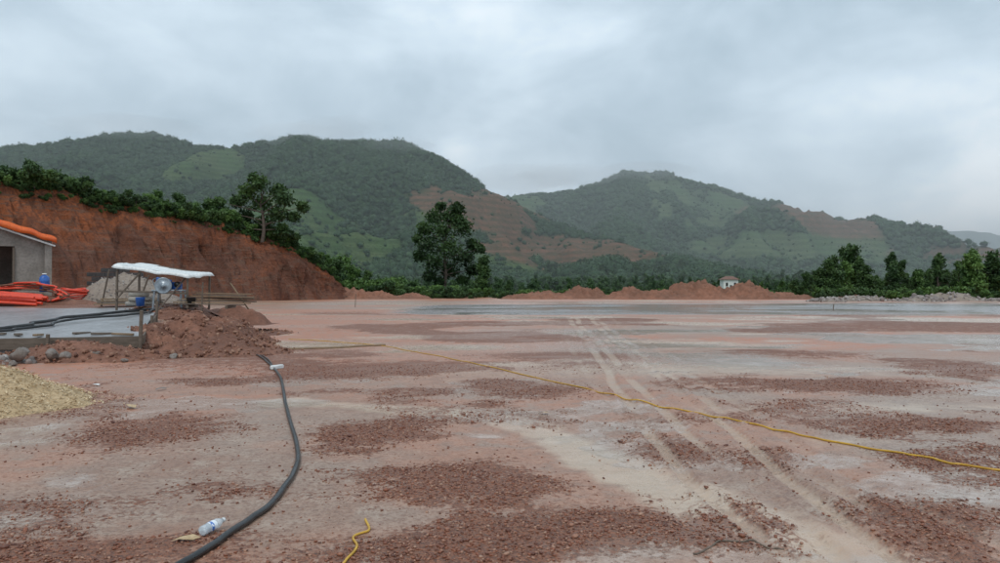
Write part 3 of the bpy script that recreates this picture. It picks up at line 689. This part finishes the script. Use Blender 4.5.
# ---------------------------------------------------------------- bottle
m_pl,n,p=newmat('clear_plastic');p.inputs['Base Color'].default_value=(.86,.92,.96,1);p.inputs['Roughness'].default_value=.12
p.inputs['Transmission Weight'].default_value=.55;p.inputs['IOR'].default_value=1.35
m_lb,n,p=newmat('bottle_label')
tc=n.n('ShaderNodeTexCoord').outputs['Object'];sx=n.n('ShaderNodeSeparateXYZ');n.put(sx.inputs[0],tc)
st=n.m('GREATER_THAN',n.m('SINE',n.m('MULTIPLY',sx.outputs[2],110.)),.1);nz=n.m('GREATER_THAN',n.noise(tc,40,2),.48)
n.put(p.inputs['Base Color'],n.mix(n.m('MULTIPLY',st,nz),(.8,.84,.88),(.05,.16,.5)));p.inputs['Roughness'].default_value=.35
e=empty('plastic_water_bottle')
prof=[(0,0),(.024,0),(.031,.004),(.0325,.012),(.031,.02),(.0325,.03),(.031,.04),(.0325,.05),(.0315,.055)]
prof+=[(.0315,.115),(.0325,.12),(.031,.13),(.0325,.14),(.031,.15),(.025,.172),(.016,.187),(.0125,.192),(.0125,.2)]
lathe('body',prof,m_pl,e);lathe('label',[(.0325,.056),(.033,.058),(.033,.113),(.0325,.115)],m_lb,e)
lathe('cap',[(.0145,.199),(.0155,.2),(.0155,.216),(.014,.219),(0,.219)],M_white,e)
e.rotation_euler=(math.radians(-88),0,math.radians(-16))
e.location=(-1.90,4.62,.036+float(G(-1.90,4.65)))
Vq=[(-.09,-.02,.0),(-.03,-.035,.02),(.05,-.02,.01),(.09,.005,.02),(.03,.03,.03),(-.05,.025,.015)]
o=mesh_obj('cardboard_scrap',Vq,[(0,1,4,5),(1,2,3,4)],M_chip);o.location=(-1.97,4.55,float(G(-1.97,4.55))+.004)
for i,(x,y) in enumerate([(-6.6,11.8),(-5.3,11.3),(-4.9,9.6),(.55,9.1)]):
    o=mesh_obj('debris_scrap',np.array(Vq)*(.9+.4*(i%3)),[(0,1,4,5),(1,2,3,4)],[M_white,M_rock,M_chip,M_chip][i]);o.location=(x,y,float(G(x,y))+.01);o.rotation_euler=(0,.1,i*1.1)

# ---------------------------------------------------------------- house
e=empty('unfinished_concrete_house',(-18.85,30,.95),math.radians(34))
def rz_(x): return 2.78-.36*x if x>-4.5 else 4.40-.02*(x+4.5)
rzv=np.vectorize(rz_)
def wallpoly(name,pts,y0,y1,m):
    k=len(pts);V=[(x,y0,z) for x,z in pts]+[(x,y1,z) for x,z in pts]
    return mesh_obj(name,V,[tuple(range(k)),tuple(range(2*k-1,k-1,-1))]+[(i,i+k,(i+1)%k+k,(i+1)%k) for i in range(k)],m,parent=e)
wallpoly('front_wall_right',[(-1.1,0),(0,0),(0,rz_(0)),(-1.1,rz_(-1.1))],0,.2,M_conc)
wallpoly('front_wall_left',[(-7,0),(-2.5,0),(-2.5,rz_(-2.5)),(-4.5,rz_(-4.5)),(-7,rz_(-7))],0,.2,M_conc)
wallpoly('lintel',[(-2.5,2.35),(-1.1,2.35),(-1.1,rz_(-1.1)),(-2.5,rz_(-2.5))],.003,.2,M_conc)
box('side_wall',(-.1,2.2,1.36),(.2,4.0,2.7),M_conc,e);box('back_wall',(-3.5,4.3,1.36),(7,.2,2.7),M_conc,e)
box('corner_pillar',(.06,-.04,1.36),(.26,.26,2.7),M_conc,e)
box('door_frame',(-1.13,-.03,1.15),(.08,.08,2.3),M_oldwood,e)
box('interior_floor',(-3.5,2.2,.03),(6.7,3.9,.06),M_dark,e,bev=0)
us=np.linspace(-7.4,.35,60);vs=np.linspace(-.45,4.7,30)
X,Y=np.meshgrid(us,vs);Z=rzv(X)+.06+.025*np.sin(X*9)+.09*(fbm(X*1.5,Y*1.5,3,3)-.5)
V=np.stack([X.ravel(),Y.ravel(),Z.ravel()],1)
fr=V[:60].copy();fr[:,2]-=.20+.14*vn(us*1.7,us*0,5);fr[:,1]-=.02
V=np.vstack([V,fr])
i=(np.arange(59)[None,:]+60*np.arange(29)[:,None]).ravel();F=np.stack([i,i+1,i+61,i+60],1)
j=np.arange(59);F2=np.stack([j+1800,j+1801,j+1,j],1)
o=mesh_obj('tarp_roof',V,np.vstack([F,F2]),M_tarp,smooth=False,parent=e)
b=o.modifiers.new('s','SOLIDIFY');b.thickness=.02
beam('fascia_beam',(-4.5,-.31,rz_(-4.5)-.28),(.3,-.31,rz_(.3)-.28),.05,.07,M_white,e)
for i in range(5):
    beam('rafter_%d'%i,(-6.8+1.7*i,-.3,rz_(-6.8+1.7*i)-.06),(-6.8+1.7*i,4.4,rz_(-6.8+1.7*i)-.06),.06,.1,M_oldwood,e)
e=empty('block_wall',(-17.9,33.8,.9),.12)
for r_ in range(8):
    for c_ in range(6):
        if r_==7 and c_ in(0,4,5):continue
        box('block_%d_%d'%(r_,c_),((c_-2.5+.5*(r_%2)-.25)*.41,0,.1+.205*r_),(.395,.2,.19),M_block,e,bev=.012)
e=empty('blue_drum',(-17.6,27.9,1.45))
lathe('barrel',[(0,0),(.15,0),(.17,.03),(.175,.2),(.18,.22),(.175,.24),(.175,.4),(.18,.42),(.175,.44),(.165,.56),(.1,.63),(.07,.64),(.07,.67),(0,.67)],M_blue,e)
lathe('lid',[(0,.72),(.08,.715),(.085,.675),(.075,.672)],M_white,e)
# pipes stack
e=empty('red_pipe_bundle')
o,v=heap('dirt_mound',-18.2,27.8,3.2,1.3,.42,M_dirt,61,60,rough=.4)
for i in range(13):
    a=rng.uniform(-.12,.12);y0=26.3+.17*(i%6);z0=1.06+.12*(i//6)+.04*(i%6)
    x0=-21.5;x1=-16.6-.35*rng.random()-.12*(i%4)
    tube('pipe_%d'%i,[(x0,y0,z0+.12),(x0*.6+x1*.4,y0+a,z0+.08+.03*(i%2)),(x0*.25+x1*.75,y0+a*.5,z0+.02),(x1,y0+a,z0-.06)],.055,M_redp,e)
for i in range(6):
    tube('loop_%d'%i,[(-20.5,27.9,1.5),(-18.4,27.8,1.55+.05*i),(-17.2,27.6,1.5+.04*i),(-16.7+.08*i,27.3,1.3),(-16.8,27.0,1.12)],.035,M_redp if i%2 else M_dirt,e,wob=.3,seed=i)
e=empty('red_pipe_coil',(-16.9,28.6,1.15))
for i in range(7):
    R=.42+.05*(i%3);aa=np.linspace(0,2*math.pi,17)
    tube('turn_%d'%i,[(R*math.cos(q),R*math.sin(q),.05+.06*i+.03*math.sin(q*2+i)) for q in aa],.03,M_redp,e,n=3)
# ---------------------------------------------------------------- work station with white canopy
zb=1.0
e=empty('sheet_canopy',(-11.7,25,zb))
pp=[(-1.25,-.6,1.40),(1.15,-.65,1.02),(1.35,.7,1.12),(-1.15,.7,1.50)]
for i,q in enumerate(pp): beam('post_%d'%i,(q[0],q[1],-.15),(q[0]+.02,q[1],q[2]),.06,.06,M_oldwood,e)
for i in range(4):
    a,b=pp[i],pp[(i+1)%4];beam('rail_%d'%i,(a[0],a[1],a[2]-.02),(b[0],b[1],b[2]-.02),.04,.05,M_oldwood,e)
beam('brace_a',(-1.25,-.66,.2),(-.4,-.66,1.15),.04,.05,M_oldwood,e);beam('mid_rail',(-1.25,-.68,.5),(1.15,-.7,.42),.04,.07,M_oldwood,e)
us=np.linspace(0,1,40);U,W=np.meshgrid(us,us)
q=np.array(pp);Pq=(q[0][None,None]*(1-U)[...,None]+q[1]*U[...,None])*(1-W)[...,None]+(q[3]*(1-U)[...,None]+q[2]*U[...,None])*W[...,None]
Pq=Pq*np.array([1.10,1.2,1]);Pq[...,2]+=.04-.12*np.sin(U*math.pi)*np.sin(W*math.pi)+.12*(fbm(U*5,W*5,3,5)-.5)-.12*ss(.93,1,np.maximum(np.abs(U*2-1),np.abs(W*2-1)))
i=(np.arange(39)[None,:]+40*np.arange(39)[:,None]).ravel()
o=mesh_obj('sheet',Pq.reshape(-1,3),np.stack([i,i+1,i+41,i+40],1),M_white,smooth=True,parent=e);b=o.modifiers.new('s','SOLIDIFY');b.thickness=.012
e=empty('cutting_machine',(-11.25,24.6,zb),.15)
for sx_ in(-.42,.42):
    for sy in(-.25,.25): beam('leg',(sx_*1.1,sy*1.1,-.1),(sx_,sy,.5),.05,.05,M_steel,e)
box('table',(0,0,.52),(1.0,.6,.05),M_steel,e);box('motor',(.22,0,.68),(.34,.26,.26),M_blue,e,bev=.04)
w=lathe('wheel',[(0,-.03),(.06,-.04),(.06,-.02),(.24,-.02),(.27,-.03),(.28,0),(.27,.03),(.24,.02),(.06,.02),(.06,.04),(0,.03)],M_steel,e,n=32);w.location=(-.12,-.3,.68);w.rotation_euler=(math.pi/2,0,0)
w=lathe('pulley',[(0,-.03),(.1,-.03),(.08,0),(.1,.03),(0,.03)],M_black,e);w.location=(.3,-.2,.72);w.rotation_euler=(math.pi/2,0,0)
tube('handle',[(-.4,-.1,.55),(-.5,-.12,.85),(-.35,-.1,.95),(-.1,-.1,.93)],.018,M_steel,e)
box('guard',(-.12,-.22,.86),(.5,.08,.14),M_blue,e,(0,.2,0),bev=.03)
def bag(parent,loc,rz,s=1):
    V_,F_=ico(3);d=V_;q=np.sign(d)*np.abs(d)**.55;q=q*np.array([.33,.2,.085])*s
    q[:,2]*=1+.25*(fbm(q[:,0]*9+loc[0]*3,q[:,1]*9,3,7)-.5)
    o=mesh_obj('bag',q,F_,M_bag,smooth=True,parent=parent);o.location=loc;o.rotation_euler=(0,0,rz);return o
e=empty('cement_bag_stack',(-12.55,24.9,zb-.02))
for i,(x,y,z_,r_) in enumerate([(0,0,.09,.1),(.1,.35,.09,.2),(.02,.05,.24,1.5),(.1,.3,.25,.1),(.03,.15,.40,.4)]): bag(e,(x,y,z_),r_)
for (x,y,m_b) in [(-10.35,24.2,M_black),(-12.0,24.1,M_blue)]:
    e=empty('bucket',(x,y,zb))
    lathe('pail',[(0,0),(.12,0),(.15,.27),(.158,.28),(.15,.29),(.14,.27),(.112,.02),(0,.02)],m_b,e)
    tube('bail',[(-.15,0,.27),(-.13,.05,.18),(0,.16,.12),(.13,.05,.18),(.15,0,.27)],.005,M_steel,e)
e=empty('timber_pile',(-13.6,26.3,zb-.02),.3)
for i in range(10):
    beam('board_%d'%i,(-1.0+.1*(i%4),-.25+.13*(i%5),.04+.06*(i//3)),(1.0+.13*(i%3),-.2+.12*(i%5),.05+.06*(i//3)),.11,.045,M_wood if i%3==0 else M_oldwood,e)
for i,(a,b) in enumerate([((-.9,.4,-.05),(-.6,.2,1.3)),((.3,.5,-.05),(.7,.3,1.1)),((1.1,.3,-.05),(1.05,.3,.9))]): beam('pole_%d'%i,a,b,.045,.045,M_oldwood,e)
e=empty('plank_stack',(-9.7,24.3,zb-.02))
for i in range(8):
    beam('plank_%d'%i,(-1.3+.09*i,-.25+.1*i,.10+.05*i),(1.2+.15*(i%3),-.25+.12*(i%5),.06+.05*i),.14,.035,M_wood if i%2 else M_oldwood,e)
beam('trestle_a',(-.7,-.3,.0),(-.7,.5,.02),.08,.1,M_oldwood,e);beam('trestle_b',(.6,-.3,-.02),(.6,.5,.0),.08,.1,M_oldwood,e)
beam('leaning_pole',(-1.6,-.4,-.1),(-.9,.3,1.1),.04,.04,M_oldwood,e);beam('leaning_pole_b',(1.1,.4,-.1),(.4,.6,.8),.04,.04,M_wood,e)
o,v=heap('straw_heap',-9.3,26.2,.95,.8,.55,M_dirt,44,50,rough=.5,z0=.35)
o,v=heap('dirt_mound',-10.2,25.2,3.0,2.6,.22,M_dirt,45,60,rough=.4)
heapscatter('dirt_clods',v,700,.02,.08,C_cl,.05)
for i,(x,y,h) in enumerate([(-9.9,24,1.4),(24,52,.5),(-12,60,1.2)]):
    box('marker_stake',(x,y,base_h(np.array([x]),np.array([y]))[0]+h/2-.05),(.05,.05,h),M_oldwood,rot=(.03,.04,.3))

# ---------------------------------------------------------------- world
EL,AZ=math.radians(55),math.radians(200)
w=bpy.data.worlds.new('World');S.world=w;w.use_nodes=True;nt=w.node_tree;nt.nodes.clear();n=N(nt)
out=n.n('ShaderNodeOutputWorld')
sky=n.n('ShaderNodeTexSky');sky.sky_type='NISHITA';sky.sun_disc=False;sky.sun_elevation=EL;sky.sun_rotation=AZ
b1=n.n('ShaderNodeBackground');n.put(b1.inputs[0],sky.outputs[0]);b1.inputs[1].default_value=.1
g=n.n('ShaderNodeTexCoord').outputs['Generated']
mp=n.n('ShaderNodeMapping');n.put(mp.inputs[0],g);mp.inputs['Scale'].default_value=(1,1,1.8);mp.inputs['Location'].default_value=(.35,.1,.2)
c1=n.noise(mp.outputs[0],2.1,4,.5,.35);c2=n.noise(mp.outputs[0],5.5,5,.6,.3)
sp=n.n('ShaderNodeSeparateXYZ');n.put(sp.inputs[0],g)
v=n.m('ADD',n.m('MULTIPLY_ADD',c2,.55,n.m('MULTIPLY',c1,1.7)),n.m('MULTIPLY',sp.outputs[0],.36))
v=n.m('SUBTRACT',v,n.m('MULTIPLY',sp.outputs[2],.30))
cr=n.n('ShaderNodeValToRGB');n.put(cr.inputs[0],n.m('MULTIPLY_ADD',v,1.,-.37));e_=cr.color_ramp.elements
e_[0].position=.36;e_[0].color=(.33,.435,.515,1);e_[1].position=1.0;e_[1].color=(.80,.88,.935,1)
k=e_.new(.60);k.color=(.47,.58,.67,1);k=e_.new(.80);k.color=(.60,.715,.805,1)
b2=n.n('ShaderNodeBackground');n.put(b2.inputs[0],cr.outputs[0]);b2.inputs[1].default_value=1.34
mx=n.n('ShaderNodeMixShader');mx.inputs[0].default_value=.93
nt.links.new(b1.outputs[0],mx.inputs[1]);nt.links.new(b2.outputs[0],mx.inputs[2]);nt.links.new(mx.outputs[0],out.inputs[0])
sl=bpy.data.lights.new('sun','SUN');sl.energy=1.4;sl.angle=math.radians(25);sl.color=(1,.95,.88)
so=bpy.data.objects.new('sun',sl);COL.objects.link(so)
d=Vector((math.sin(AZ)*math.cos(EL),math.cos(AZ)*math.cos(EL),math.sin(EL)));so.rotation_euler=d.to_track_quat('Z','Y').to_euler()
# ---------------------------------------------------------------- camera
cam=bpy.data.cameras.new('camera');co=bpy.data.objects.new('camera',cam);COL.objects.link(co)
cam.lens=26;cam.sensor_width=36;cam.clip_start=.05;cam.clip_end=8000
co.location=(0,0,1.6);co.rotation_euler=(math.radians(90.52),0,0)
S.camera=co
